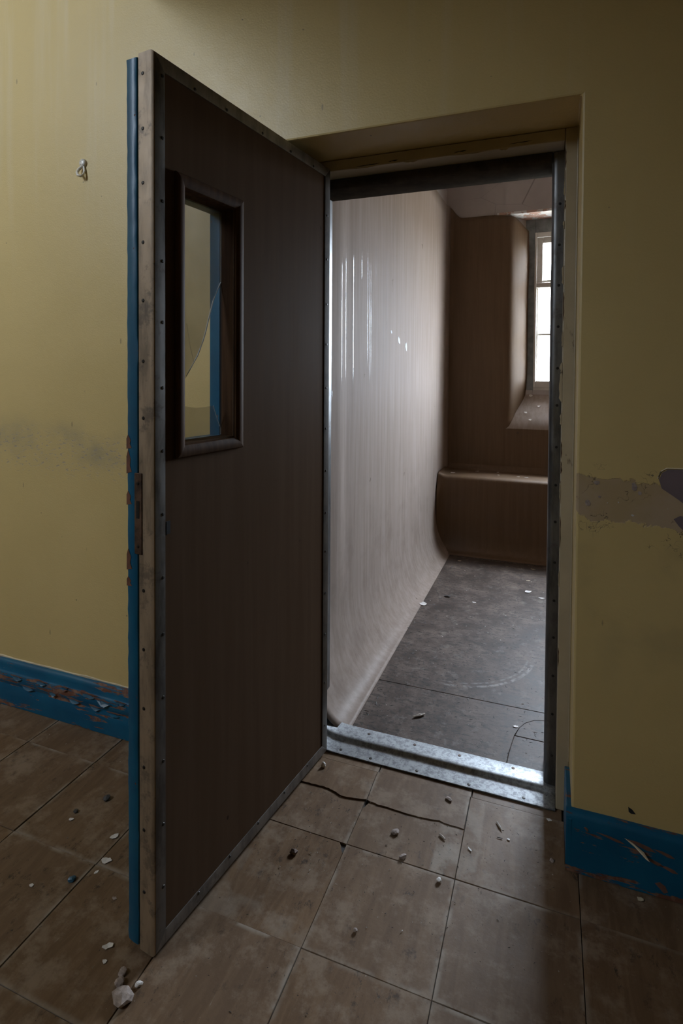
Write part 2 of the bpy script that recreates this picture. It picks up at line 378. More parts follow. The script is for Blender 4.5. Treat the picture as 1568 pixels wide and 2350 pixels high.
c1 = box('ceiling', -1.42, 2.4, -3.2, 0, 2.75, 2.87, m_ceil); struct(c1, 'low plaster ceiling over the corridor', 'ceiling')
c2 = box('ceiling', -4.6, -1.30, -3.2, 0, 4.88, 5.0, m_ceil); struct(c2, 'high plaster ceiling over the hall', 'ceiling')
bk = box('wall_upper', -1.42, -1.30, -3.2, 0, 2.87, 4.88, m_ceil); struct(bk, 'plaster bulkhead between low and high ceilings', 'wall')
w2 = empty('window_2'); struct(w2, 'tall hall window behind the viewer', 'window')
hx0, hx1, hz0, hz1 = HWIN
ring('window_frame', hx0, hx1, hz0, hz1, hx0+.06, hx1-.06, hz0+.06, hz1-.06, -3.36, -3.26, m_white, w2)
for k in (1, 2): box('glazing_bar', hx0+k*(hx1-hx0)/3-.02, hx0+k*(hx1-hx0)/3+.02, -3.34, -3.29, hz0+.06, hz1-.06, m_white, w2)
for k in (1, 2): box('glazing_bar', hx0+.06, hx1-.06, -3.335, -3.295, hz0+k*(hz1-hz0)/3-.02, hz0+k*(hz1-hz0)/3+.02, m_white, w2)
box('window_pane', hx0+.06, hx1-.06, -3.318, -3.314, hz0+.06, hz1-.06, m_dimmed, w2)

# ---------------------------------------------------------------- floor: slab, vinyl tiles, cell sheet
fl = box('floor', -4.6, 2.4, -3.2, 4.0, -.12, -.006, m_sub); struct(fl, 'brown vinyl tiled corridor floor running into the cell', 'floor')
P_ = .3105; X0 = -.2232; Y0 = -.156; G = .0008
TOPZ = .0; TH = .0055
tile_mesh = {}
def tile_poly(name, poly, z, tilt=(0, 0), th=TH, parent=fl):
    cx = sum(p[0] for p in poly)/len(poly); cy = sum(p[1] for p in poly)/len(poly); n = len(poly)
    ins = .0010; v = []
    for (x, y), s, h in [(p, 1, -th) for p in poly]+[(p, 1, -.0012) for p in poly]+[(p, 0, 0) for p in poly]:
        dx, dy = x-cx, y-cy; L = math.hypot(dx, dy)
        if s == 0: dx -= dx/L*ins; dy -= dy/L*ins
        v.append((dx, dy, h))
    f = [tuple(reversed(range(n))), tuple(range(2*n, 3*n))]
    for k in (0, 1): f += [(k*n+i, k*n+(i+1) % n, (k+1)*n+(i+1) % n, (k+1)*n+i) for i in range(n)]
    o = add(name, v, f, m_tile, parent, loc=(cx, cy, z)); o.rotation_euler = (tilt[0], tilt[1], 0); return o
def rect(x0, x1, y0, y1):
    g = G if x1 > -.7 else .0019            # wider shrunken joints beyond the door
    return [(x0+g, y0+G), (x1-g, y0+G), (x1-g, y1-G), (x0+g, y1-G)]
rr = random.Random(5)
def tilt(): return (rr.uniform(-.006, .006), rr.uniform(-.006, .006))
jag = [(-.843, .020), (-.80, .0185), (-.7378, .0218), (-.70, .0235), (-.6611, .0244), (-.64, .018), (-.6094, .0081), (-.57, .013), (-.5313, .0226)]
jag2 = [(-.5293, .021), (-.5169, .0166), (-.48, .0145), (-.445, .0141), (-.40, .012), (-.3618, .0115), (-.33, .016), (-.2971, .0222), (-.285, .0175), (-.25, .0163), (-.2245, .0158)]
def jagged(L, seed):
    r_ = random.Random(seed); o = []
    for a, b in zip(L, L[1:]):
        k = max(1, int(abs(b[0]-a[0])/.007))
        for i in range(k): o.append((a[0]+(b[0]-a[0])*i/k, a[1]+(b[1]-a[1])*i/k+(r_.uniform(-.0014, .0014) if i else 0)))
    return o+[L[-1]]
jag = jagged(jag, 1); jag2 = jagged(jag2, 2)
for i in range(-11, 6):
    x0 = X0+P_*i; x1 = x0+P_
    for k in range(0, 8):
        y1 = Y0-P_*(k-1); y0 = Y0-P_*k
        if k == 0:
            y1 = Y0+P_; y0 = Y0
            if x1 <= OX0 or x0 > OX1-.01:
                tile_poly('floor_tile', rect(x0, x1, y0, -.004), 0, tilt()); continue
            xa = max(x0, OX0+.004); xb = min(x1, OX1-.014)
            if i == 0: tile_poly('floor_tile', [(x0+G, y0+G), (x1-G, y0+G), (x1-G, -.004), (xb, -.004), (xb, y1-G), (x0+G, y1-G)], .0012, (.001, -.003)); continue
            if i == -3: tile_poly('floor_tile', rect(x0, x1, y0, -.004), 0, tilt()); continue
            if i == -2:     # torn tile, pieces at two levels
                tile_poly('floor_tile', [(x0+G, Y0+G), (x1-G, Y0+G), (x1-G, .034), (x0+G, .034)], -.0004, tilt())
                tile_poly('floor_tile', jag+[(x1-G, y1-.004), (x0+G, y1-.004)], .0030, (.006, 0), .003); continue
            if i == -1:
                tile_poly('floor_tile', [(x0+G, Y0+G), (x1-G, Y0+G), (x1-G, .030), (x0+.026, .030), (x0+.012, .014), (x0+.006, -.004), (x0+G, -.012)], .0002, tilt())
                tile_poly('floor_tile', jag2+[(x1-G, y1-.004), (x0+G, y1-.004)], .0034, (.008, 0), .003); continue
            tile_poly('floor_tile', rect(xa, xb, y0, y1), .0012 if i == 0 else 0, tilt()); continue
        if i == -2 and k == 1:      # broken corner
            tile_poly('floor_tile', [(x0+G, y0+G), (x1-G, y0+G), (x1-G, y1-.030), (x1-.007, y1-.024), (x1-.012, y1-.012), (x1-.020, y1-G), (x0+G, y1-G)], -.001, tilt()); continue
        if k > 6: continue
        tx, ty = tilt()
        tile_poly('floor_tile', rect(x0, x1, y0, y1), rr.uniform(-.0009, .0012), (tx, ty))
for xa, xb in ((OX0+.004, -.5325), (-.5305, -.222), (-.220, .05)):          # cut strip against the threshold
    tile_poly('floor_tile', rect(xa, xb, Y0+P_+.001, .212), -.0006, (0, 0))
# cell floor: sheet vinyl with seams
CZ = .012
def sheet(name, poly):
    n = len(poly); g = .0012; cx = sum(p[0] for p in poly)/n; cy = sum(p[1] for p in poly)/n
    v = [(x, y, -.004) for x, y in poly]+[(x, y, CZ-.0015) for x, y in poly]
    for x, y in poly:
        L = math.hypot(x-cx, y-cy); v.append((x-(x-cx)/L*.003, y-(y-cy)/L*.003, CZ))
    f = [tuple(reversed(range(n))), tuple(range(2*n, 3*n))]
    for k in (0, 1): f += [(k*n+i, k*n+(i+1) % n, (k+1)*n+(i+1) % n, (k+1)*n+i) for i in range(n)]
    return add(name, v, f, m_vinyl, fl)
arc = [(-.1290, .3384), (-.1250, .40), (-.1185, .46), (-.112, .51), (-.098, .56), (-.078, .60), (-.045, .632), (-.006, .645), (.05, .648), (.3, .65)]
sheet('vinyl_sheet', [(-.693, .690), (1.50, .702), (1.50, 2.50), (-.693, 2.50)])
sheet('vinyl_sheet', [(-.693, .330), (-.1315, .330)]+[(x-.0012, y+.0012) for x, y in arc]+[(1.50, .652), (1.50, .6995), (-.693, .6875)])
sheet('vinyl_sheet', [(-.1270, .330), (.30, .330), (.30, .505), (-.1105, .5055)]+[(x+.0012, y-.0012) for x, y in reversed(arc[1:3])])
sheet('vinyl_sheet', [(-.1090, .508), (.30, .5075), (.30, .648)]+[(x+.0012, y-.0015) for x, y in reversed(arc[4:9])])
sheet('vinyl_sheet', [(.302, .33), (1.50, .33), (1.50, .65), (.302, .648)])
sheet('vinyl_sheet', [(-.693, 2.503), (1.50, 2.503), (1.50, 2.64), (-.693, 2.64)])

# ---------------------------------------------------------------- cell shell
def wallx(y, z):
    up_ = sst(.1, .6, z); x = -.810-.06*max(0, 2.9-y)/2.6
    return x+up_*(.007*math.exp(-((y-.62)/.06)**2)-.005*math.exp(-((y-.50)/.06)**2)-.004*math.exp(-((y-.72)/.05)**2)+.0035*noise.noise((y*1.6, z*.5, 3)))
wl_ = prism('wall_left', [(-.822, 2.99), (-.822, 3.24), (-1.1, 3.24), (-1.1, WT), (-.892, WT)], 'z', 0, 3.2, m_plaster); struct(wl_, 'cell side wall with brown moulded lining', 'wall')
def ll(i, j):
    nu, nv = 64, 40
    y = .295+(2.95-.295)*i/nu
    # profile: cove at the floor, then upright
    s = j/nv
    if s < .4:
        a = s/.4*math.pi/2; wx = wallx(y, .35); x = -.693+(wx+.693)*math.sin(a); z = .010+.34*(1-math.cos(a))
    else: z = .35+(2.732-.35)*(s-.4)/.6; x = wallx(y, z)
    # back corner radius
    if y > 2.90: x += .02*((y-2.90)/.05)**2
    return (x, y, z)
lin = grid('lining_panel', ll, 64, 40, m_lining_lit, wl_, thick=.004)
for y0, y1, za, zb in [(.693, .705, 1.919, 1.31), (.735, .748, 1.913, 1.31), (.784, .798, 1.94, 1.29), (.9785, .993, 1.97, 1.40), (1.009, 1.026, 1.913, 1.27), (1.030, 1.045, 1.90, 1.35), (1.105, 1.11, 2.02, 1.844), (1.236, 1.256, 2.05, 1.30), (1.288, 1.309, 2.06, 1.38), (.628, .636, 1.84, 1.315), (.894, .898, 1.974, 1.81), (1.50, 1.235, 2.5, 2.05)]:
    v = []
    for k in range(9):
        t = k/8; z = za+(zb-za)*t; yy = y0+(y1-y0)*t*.4+.0005*math.sin(k*2.1); w = .0010*min(1, 6*t+.15, 6*(1-t)+.15); xx = max(wallx(yy-w, z), wallx(yy+w, z))+.0024
        v += [(xx, yy-w, z), (xx, yy+w, z)]
    add('lacquer_drip', v, [(2*k, 2*k+1, 2*k+3, 2*k+2) for k in range(8)], m_drip, wl_, True)
for y, z, a, b in [(1.385, 1.594, .045, .022), (1.543, 1.555, .055, .05), (1.70, 1.53, .05, .06), (.53, 1.316, .012, .03), (.545, 1.27, .012, .035), (.487, 1.37, .008, .015)]:
    n = 10; r_ = random.Random(int(y*1000)); vv = []
    for k in range(n):
        t = 2*math.pi*k/n; q = r_.uniform(.6, 1.1)
        vv.append((y+a*.5*q*math.cos(t)+.3*b*math.sin(t)*-.4, z+b*.5*q*math.sin(t)))
    prism('paint_smear', vv, 'x', wallx(y, z)+.0012, wallx(y, z)+.0028, m_smear, wl_)
boxes('lining_panel', [(-.89, -.858, WT, WT+.006, 0, 3.1), (.0325, 1.51, WT, WT+.006, 0, 3.1), (-.858, .0325, WT, WT+.006, 2.106, 3.1)], m_lining, wf)
wr_ = box('wall_right', 1.51, 1.7, WT, 3.24, 0, 3.2, m_lining); struct(wr_, 'brown lined side wall of the cell opposite the drip marks', 'wall')
cc = box('ceiling', -.90, 1.51, WT, 3.24, 3.1, 3.2, m_plaster); struct(cc, 'grey plaster ceiling of the cell', 'ceiling')

# back wall with the window recess
wx0, wx1, wz0, wz1 = WIN
wb_ = boxes('wall_back', [(-.822, -.36, 2.985, 3.24, 0, 3.2), (1.06, 1.7, 2.985, 3.24, 0, 3.2), (-.36, 1.06, 2.975, 3.24, 2.632, 3.2), (-.36, 1.06, 2.985, 3.24, 0, .93), (-.36, 1.06, 3.135, 3.24, .93, 1.24)], m_plaster)
struct(wb_, 'cell back wall with grey plaster over brown lining and window recess', 'wall')
for k in (0, 1): prism('reveal_plaster', [((x_ if not k else .70-x_), y_) for x_, y_ in [(-.36, 2.985), (-.335, 2.987), (-.207, 3.14), (-.207, 3.24), (-.36, 3.24)]], 'z', .93, 2.632, m_plaster, wb_)
add('soffit_plaster', [(-.42, 2.974, 2.6315), (1.12, 2.974, 2.6315), (1.12, 3.24, 2.608), (-.42, 3.24, 2.608), (-.42, 2.974, 2.65), (1.12, 2.974, 2.65), (1.12, 3.24, 2.65), (-.42, 3.24, 2.65)], BF, m_peel, wb_)
# plan profile of the lining: corner, flat, rolled edge into the jamb (left side), mirrored at the other side
CX = .35
def prof_pts():
    p = [(-.812, 2.90), (-.808, 2.935), (-.795, 2.957), (-.77, 2.966)]
    for xx in (-.755, -.74, -.725, -.71, -.69, -.66, -.62, -.56, -.50, -.44, -.39, -.36): p.append((xx, 2.966))
    p += [(-.335, 2.967), (-.322, 2.970), (-.308, 2.976), (-.293, 2.987), (-.277, 3.002), (-.260, 3.020), (-.243, 3.040), (-.226, 3.061), (-.210, 3.083), (-.197, 3.105), (-.187, 3.127), (-.181, 3.150), (-.178, 3.185)]
    return p
PP = prof_pts(); NPP = len(PP)-1
def sill_z(y): return .955+(1.255-.955)*max(0, min(1, (y-2.972)/(3.155-2.972)))**.85
def back(mirror):
    def F(i, j):
        x, y = PP[i]; nv = 44; k = sst(2.968, 3.05, y)
        zt = 2.634-.02*sst(-.45, -.30, x)-.075*sst(-.30, -.175, x)-.02*sst(2.97, 3.2, y)
        zt += .10*sst(-.675, -.805, x)**1.6
        zb = .55 if y < 2.968 else max(.55, sill_z(y)-.05)
        z = zb+(zt-zb)*j/nv
        x -= k*.02*sst(1.42, .98, z)
        x += k*.006*noise.noise((1.3, y*3, z*4.5))
        return ((x if not mirror else 2*CX-x), y+(1-k)*.002*noise.noise((x*3, 2, z*2)), z)
    return F
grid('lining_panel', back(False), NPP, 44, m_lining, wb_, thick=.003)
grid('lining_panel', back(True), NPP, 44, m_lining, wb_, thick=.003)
def sill(i, j):
    nu, nv = 20, 16
    x = -.36+(.76+.0)*0 + (1.42)*i/nu
    t = j/nv
    if t < .25:  z = .55+(.935-.55)*t/.25; y = 2.966
    else:
        s = (t-.25)/.75; y = 2.966+.006*sst(0, .15, s)+(3.18-2.972)*s; z = .935+.02*sst(0, .12, s)+(1.262-.955)*s**.85
    return (x, y, z)
sl = grid('sill_lining', sill, 20, 16, m_lining, wb_); sl.data.materials.append(m_lining_lit)   # window-lit copy of the lining on the slope only
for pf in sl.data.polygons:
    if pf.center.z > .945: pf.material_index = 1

# cell window
w1 = empty('window_1', (.35, 3.155, 1.25)); struct(w1, 'small paned cell window in a deep recess, white with daylight', 'window')
def wbox(name, L, mat, bevel=0.): return boxes(name, [(a*.994-.35, b*.994-.35, c-3.25, d-3.25, .10+(e_-1.35)*.994, .10+(f_-1.35)*.994) for a, b, c, d, e_, f_ in L], mat, w1, bevel)
wbox('outer_frame', [(-.24, -.136, 3.235, 3.32, 1.23, 2.66), (.836, .94, 3.235, 3.32, 1.23, 2.66), (-.136, .836, 3.235, 3.32, 2.51, 2.66)], m_grey, .004)
wbox('casing', [(-.138, -.121, 3.22, 3.31, 1.262, 2.515), (.821, .838, 3.22, 3.31, 1.262, 2.515), (-.121, .821, 3.22, 3.31, 2.475, 2.515), (-.121, .821, 3.225, 3.31, 2.070, 2.110), (-.121, .821, 3.222, 3.31, 1.262, 1.314)], m_white, .004)
for xa, xb in ((-.121, .185), (.197, .503), (.515, .821)):
    wbox('sash', [(xa, xa+.044, 3.24, 3.30, 2.110, 2.475), (xb-.044, xb, 3.24, 3.30, 2.110, 2.475), (xa+.044, xb-.044, 3.24, 3.30, 2.430, 2.475), (xa+.044, xb-.044, 3.24, 3.30, 2.110, 2.132)], m_white, .004)
    wbox('sash', [(xa, xa+.014, 3.25, 3.30, 1.314, 2.070), (xb-.014, xb, 3.25, 3.30, 1.314, 2.070), (xa+.014, xb-.014, 3.252, 3.298, 1.684, 1.702)], m_white, .003)
    wbox('window_pane', [(xa+.04, xb-.04, 3.272, 3.275, 2.12, 2.44)], m_clear)
    wbox('window_pane', [(xa+.01, xb-.01, 3.272, 3.275, 1.694, 2.08)], m_clear)
    wbox('window_pane', [(xa+.01, xb-.01, 3.272, 3.275, 1.30, 1.692)], m_clear)
wbox('mullion', [(.185, .197, 3.23, 3.315, 1.314, 2.475)], m_white, .003)
wbox('mullion', [(.503, .515, 3.23, 3.315, 1.314, 2.475)], m_white, .003)
wbox('window_sill', [(-.20, .90, 3.236, 3.33, 1.232, 1.266)], m_white, .006)

# moulded bench
bn = empty('bench', (.2, 2.8, 0)); tag(bn, 'moulded brown bench built across the back of the cell below the window', 'bench')
BY, BZ = 2.6287, .5842
def bprof():
    p = [(2.525, .0125), (2.57, .016), (2.605, .034), (2.622, .07), (2.6287, .12)]
    p += [(2.6287, .12+(BZ-.03-.12)*k/6) for k in range(1, 7)]
    for k in range(1, 6):
        a = k/5*math.pi/2; p.append((BY+.03*(1-math.cos(a)), BZ-.03+.03*math.sin(a)))
    p += [(BY+.03+(2.94-BY-.03)*k/5, BZ) for k in range(1, 6)]
    p += [(2.957, BZ+.006), (2.9645, BZ+.02), (2.966, BZ+.05)]
    return p
BP = bprof()
def bshape(i, j):
    nu = 40; x = -.809+(1.505+.809)*(i/nu)**1.7
    y, z = BP[j]
    k = 1-sst(-.809, -.73, x)                       # fillet into the side wall
    if z > BZ-.04: z += .022*k*k
    else: y -= .05*k*k
    return (x-.2, y-2.8, max(z, .011))
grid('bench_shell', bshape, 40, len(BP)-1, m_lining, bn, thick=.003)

# ---------------------------------------------------------------- skirting boards
def skirt(name, x0, x1, prof, mat, nx, seed):
    n = len(prof)
    def F(i, j):
        x = x0+(x1-x0)*i/nx; y, z = prof[j]
        return (x, y+.0012*noise.noise((x*9, z*30, seed)), z+(.0015*noise.noise((x*7, 1, seed)) if j > 0 else 0))
    return F
PL = [(-.026, .002), (-.026, .045), (-.0255, .080), (-.0225, .086), (-.0225, .092), (-.0265, .098), (-.0262, .128), (-.0215, .136), (-.0175, .140), (-.0185, .160), (-.0145, .172), (-.008, .180), (.0, .182)]
bl = empty('baseboard_left', (-2.7, 0, 0)); struct(bl, 'moulded blue skirting board with peeling paint beyond the open door', 'baseboard')
def F_l(i, j):
    p = skirt('', -4.6, OX0-.01, PL, None, 120, 3)(i, j); return (p[0]+2.7, p[1], p[2])
smooth_by_angle(grid('board', F_l, 120, len(PL)-1, m_skirt, bl), 50)
PR = [(-.021, .002), (-.021, .120), (-.020, .150), (-.015, .162), (-.004, .167), (.0, .167)]
br = empty('baseboard_right', (.0, 0, 0)); struct(br, 'tall blue skirting board with chipped paint beside the doorway', 'baseboard')
smooth_by_angle(grid('board', skirt('', .0545, 2.4, PR, None, 60, 8), 60, len(PR)-1, m_skirt_b, br), 50)
# its return wraps round the corner into the reveal
prism('skirting_return', [(-.021, .002), (.185, .002), (.192, .02), (.192, .135), (.184, .155), (.165, .163), (-.004, .164), (-.016, .158), (-.021, .145)], 'x', .0545, .071, m_skirt_b, br, bevel=.003)
def flake(name, poly, curl, mat, parent, org, ux, uz, n_=Vector((0, -1, 0))):
    # thin curling paint chip; poly in (a,b), lifts away from the board with a
    v = []
    for a, b in poly: v.append(Vector(org)+Vector(ux)*a+Vector(uz)*b+n_*(curl*b*b*60+.0012))
    k = len(v); v2 = [p+n_*.0012 for p in v]
    f = [tuple(range(k)), tuple(range(2*k-1, k-1, -1))]+[(i, (i+1) % k, k+(i+1) % k, k+i) for i in range(k)]
    return add(name, [tuple(p) for p in v+v2], f, mat, parent)
fr = random.Random(9)
for x, z, a, b in [(-1.86, .135, .05, .02), (-1.80, .105, .035, .018), (-1.74, .136, .04, .016), (-1.69, .10, .05, .02), (-1.62, .135, .06, .018), (-1.585, .095, .05, .015), (-1.545, .125, .07, .02), (-1.50, .088, .05, .014), (-1.93, .10, .06, .02), (-1.99, .13, .05, .02), (-1.47, .137, .04, .014)]:
    pl = [(-a*.5, 0), (-a*.2, -b*.2), (a*.2, 0), (a*.5, b*.2), (a*.34, b*fr.uniform(.25, .5)), (a*.1, b*fr.uniform(.45, .7)), (-a*.12, b*fr.uniform(.3, .65)), (-a*.35, b*.4)]
    flake('paint_flake', pl, .8, m_skirt if fr.random() < .25 else m_flakeB, bl, (x+2.7, -.0275, z), (1, 0, 0), (0, 0, -1))
    pl2 = [(p*1.5+fr.uniform(-.004, .004), q*.55-.005+fr.uniform(-.002, .002)) for p, q in pl]
    flake('bare_patch', pl2, 0, m_red, bl, (x+2.7, -.0257, z), (1, 0, 0), (0, 0, -1))
for x, z, a, b, mt in [(.235, .128, .075, .010, m_red), (.29, .122, .05, .008, m_red), (.165, .125, .07, .006, m_red), (.265, .094, .05, .008, m_red), (.30, .085, .045, .008, m_red), (.105, .132, .012, .008, m_red), (.285, .035, .03, .018, m_red)]:
    pl = [(-a*.5, 0), (-a*.1, -b*.4), (a*.3, -b*.1), (a*.5, b*.6), (a*.2, b), (-a*.2, b*.4)]
    flake('bare_patch', pl, 0, mt, br, (x, -.0195, z), (1, 0, -.12), (0, 0, -1))
flake('paint_flake', [(-.03, .0), (-.01, .004), (.015, .012), (.026, .02), (.018, .019), (-.005, .010)], .9, m_flakeY, br, (.228, -.0205, .13), (1, 0, -.15), (0, 0, -1))

# ---------------------------------------------------------------- door frame
df = empty('door_frame', (0, .3, 0)); struct(df, 'cream timber door frame lined with dark steel stops', 'door frame')
def fbox(name, *b, mat, bevel=.003): return box(name, b[0], b[1], b[2]-.3, b[3]-.3, b[4], b[5], mat, df, bevel)
fbox('jamb', .031, .0684, .2, WT-.001, 0, 2.1055, mat=m_frame)
fbox('jamb_bead', .064, .0684, .188, .2, .165, 2.1055, mat=m_frame, bevel=.002)
fbox('jamb', -.859, -.822, .2, WT-.001, 0, 2.1055, mat=m_frame)
fbox('head', -.821, .0305, .2, WT-.001, 2.068, 2.1055, mat=m_frame)
# steel stops with a rolled nosing
def stop(name, poly, a, b, axis='z'):
    return smooth_by_angle(prism(name, [(p[0], p[1]-.3) for p in poly] if axis == 'z' else [(p[0]-.3, p[1]) for p in poly], axis, a, b, m_stop, df), 40)
stop('stop_edging', [(.0305, .276), (.012, .276), (.004, .277), (-.002, .281), (-.0055, .288), (-.006, .30), (-.006, .405), (.0305, .405)], 0.0, 2.066)
stop('stop_edging', [(-.8215, .276), (-.8215, .405), (-.812, .405), (-.812, .276)], 0.0, 2.066)
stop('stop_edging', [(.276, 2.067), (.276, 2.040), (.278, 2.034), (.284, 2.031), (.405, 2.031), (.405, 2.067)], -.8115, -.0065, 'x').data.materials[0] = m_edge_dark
def screw(parent, loc, nrm, r=.0042, mat=m_screw):
    n = Vector(nrm).normalized(); a = n.cross(Vector((0, 0, 1)) if abs(n.z) < .9 else Vector((1, 0, 0))).normalized(); b = n.cross(a); v = []
    for rad, h in ((r, 0), (r*.8, r*.3), (r*.3, r*.36)):
        for k in range(8): v.append(Vector(loc)+n*h+rad*(math.cos(k*math.pi/4)*a+math.sin(k*math.pi/4)*b))
    f = [tuple(range(16, 24))]+[(q*8+k, q*8+(k+1) % 8, (q+1)*8+(k+1) % 8, (q+1)*8+k) for q in (0, 1) for k in range(8)]
    return add('screw', [tuple(p) for p in v], f, mat, parent)
for z in (1.90, 1.77, 1.6418, 1.51, 1.377, 1.258, 1.1235, 1.0008, .882, .75, .6254, .5054, .3794, .254, .1175): screw(df, (.0185, .276-.3, z), (0, -1, 0), .0045)
for x in (-.70, -.5844, -.4378, -.3045, -.1443): screw(df, (x, .276-.3, 2.058), (0, -1, 0), .0045)
# lifted paint scraps along the timber's edge
sr = random.Random(4)
for z, w, h in [(1.95, .003, .03), (1.90, .004, .05), (1.80, .005, .025), (1.63, .006, .06), (1.44, .004, .05), (1.36, .008, .035), (1.27, .009, .10), (1.20, .006, .04), (.96, .004, .07), (.70, .003, .05)]:
    pl = [(0, 0)]+[(-w*sr.uniform(.35, 1), h*k/7) for k in range(1, 7)]+[(0, h)]
    prism('paint_scrap', [(.0312+a, z+b) for a, b in pl], 'y', .1985-.3, .2005-.3, m_frame, df)
for z, h in [(1.985, .06), (1.86, .03), (1.52, .09), (1.10, .05), (1.05, .04), (.82, .10), (.45, .06)]:
    prism('bare_strip', [(.031, z), (.0335+sr.uniform(0, .002), z+h*.3), (.0325, z+h*.6), (.034, z+h*.8), (.031, z+h)], 'y', .1992-.3, .202-.3, m_rust, df)
for x, z, w, h in [(-.60, 2.0735, .09, .0016), (-.51, 2.0765, .035, .0022), (-.285, 2.0775, .04, .0018), (-.10, 2.0805, .07, .0014)]:
    prism('paint_split', [(x-w/2, z-.001), (x-w*.3, z-h), (x-w*.1, z-h*.3), (x+w*.15, z-h), (x+w/2, z+.001), (x+w*.2, z+h), (x-w*.2, z+h*.4)], 'y', .1993-.3, .202-.3, m_dark, df)
for x, w, h in [(-.62, .10, .003), (-.45, .05, .005), (-.26, .12, .003), (-.15, .03, .006)]:
    prism('paint_scrap', [(x-w/2, 2.0682), (x-w*.2, 2.0682-h*.7), (x, 2.0682-h*.5), (x+w*.15, 2.0682-h), (x+w/2, 2.0682)], 'y', .202-.3, .205-.3, m_frame, df)

# threshold plate
tp = empty('threshold_plate', (-.38, .26, 0)); tag(tp, 'worn galvanised steel threshold plate across the cell doorway', 'threshold')
TPR = [(.188, .0008), (.1885, .0046), (.192, .0052), (.246, .0062), (.2515, .0075), (.256, .0120), (.2605, .0172), (.266, .0192), (.272, .0196), (.332, .0180), (.3355, .0165), (.336, .010)]
def tps(i, j):
    nu = 30; x = -.818+(.030+.818)*i/nu; y, z = TPR[j]
    l = max(0, (-.70-x)/.11); return (x+.38, y-.26, z+.028*l*l+.0006*noise.noise((x*9, y*14, 1)))
smooth_by_angle(grid('plate', tps, 30, len(TPR)-1, m_galv, tp, thick=.0015), 35)
for x, y, z in [(-.615, .308, .0193), (-.4426, .310, .0193), (-.2825, .311, .0193), (-.1026, .3137, .0193), (-.688, .207, .0062), (-.575, .203, .0062), (-.4096, .201, .0062), (-.2354, .201, .0062), (-.0636, .205, .0062)]:
    screw(tp, (x+.38, y-.26, z-.0005), (0, 0, 1), .0062, m_rust if y > .3 else m_screw)

# ---------------------------------------------------------------- the door
DW = .803; DZ0, DZ1 = .012, 2.0683
door = empty('door_1', (-.7318, .1795, 0), math.atan2(.99164, .12903))
struct(door, 'heavy cell door standing open, dark brown inside with blue corridor face and broken vision panel', 'door')
# local frame: X runs along the leaf (0 at the hinge edge, -DW at the free edge), Y goes through it away from the cell face
def T(t): return t-DW
HX0, HX1, HZ0, HZ1 = T(.099), T(.282), 1.185, 1.792
ring('inner_panel', T(.002), T(DW-.002), DZ0+.002, DZ1-.002, HX0, HX1, HZ0, HZ1, .0015, .044, m_lam, door)
ring('outer_panel', T(.0015), T(DW+.0), DZ0+.006, DZ1-.004, HX0, HX1, HZ0, HZ1, .0475, .082, m_blue, door, .003)
ring('core', T(.008), T(DW-.008), DZ0+.01, DZ1-.01, HX0, HX1, HZ0, HZ1, .043, .049, m_dark, door)
def edging(side, mat):
    pr = [(.0345, .0008), (.0345, -.0012), (.006, -.0022), (.0015, -.0010), (-.0012, .003), (-.0018, .008), (-.0018, .0435), (.0012, .0435), (.0012, .0035), (.0035, .0012)]
    return smooth_by_angle(mitre_side('metal_edging', side, (T(0), T(DW), DZ0, DZ1), pr, mat, door), 35)
eL = smooth_by_angle(mitre_side('metal_edging', 'L', (T(0), T(DW), DZ0, DZ1), [(.0345, .0008), (.0345, -.0012), (.006, -.0022), (.0035, -.0018), (.0035, .0012)], m_stop, door), 35)
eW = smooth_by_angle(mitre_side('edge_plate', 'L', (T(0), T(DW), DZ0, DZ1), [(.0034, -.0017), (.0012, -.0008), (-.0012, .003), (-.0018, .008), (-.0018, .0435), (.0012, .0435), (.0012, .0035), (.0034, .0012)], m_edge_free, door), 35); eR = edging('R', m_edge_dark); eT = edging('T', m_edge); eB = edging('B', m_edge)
eW['label'] = 'brownish worn plate along the free edge'
for z in (2.0225, 1.8838, 1.7423, 1.6067, 1.4682, 1.3189, 1.1739, 1.0281, .8815, .7497, .6019, .4523, .303, .1549): screw(eL, (T(.0268), -.0016, z), (0, -1, 0))
for z in (2.023, 1.901, 1.78, 1.647, 1.516, 1.379, 1.25, .855, .719, .582, .445, .298, .152): screw(eW, (T(-.0018), .0297, z), (-1, 0, 0), .0045)
for t in (.1317, .2497, .4062, .553, .6889): screw(eT, (T(t), -.0016, 2.0405), (0, -1, 0))
for t in (.6689, .5308, .3948, .2671, .1449): screw(eB, (T(t), -.0016, .0405), (0, -1, 0))
for z in (1.9019, 1.7511, 1.5965, 1.4576, 1.3062, 1.1644, 1.0162, .8685, .7334, .5846, .4384, .2659, .113): screw(eR, (T(.783), -.0016, z), (0, -1, 0))
# lumpy blue lipping on the outer leaf's free edge
def lip(i, j):
    n = 120; z = DZ0+.006+(DZ1-.004-DZ0-.006)*i/n
    p = [(.012, .0478), (.0, .0480), (-.0022, .0505), (-.0028, .064), (-.0022, .079), (.001, .0835), (.012, .0832)][j]
    o = .0011*noise.noise((z*40, j*1.7, 4))+.0006*noise.noise((z*130, j*3., 9)); return (T(p[0]-o), p[1]+o*(1 if j > 3 else -1)*.8, z)
smooth_by_angle(grid('edge_lipping', lip, 120, 6, m_blue, door), 60)
lp = add('lock_plate', bv(T(-.0045), T(.004), .033, .0565, .937, 1.124), BF, m_rust, door, bevel=.0015)
for z in (.955, 1.10): screw(lp, (T(-.0045), .0445, z), (-1, 0, 0), .0042)
box('lock_bolt', T(-.0055), T(-.004), .040, .049, 1.02, 1.06, m_dark, lp)
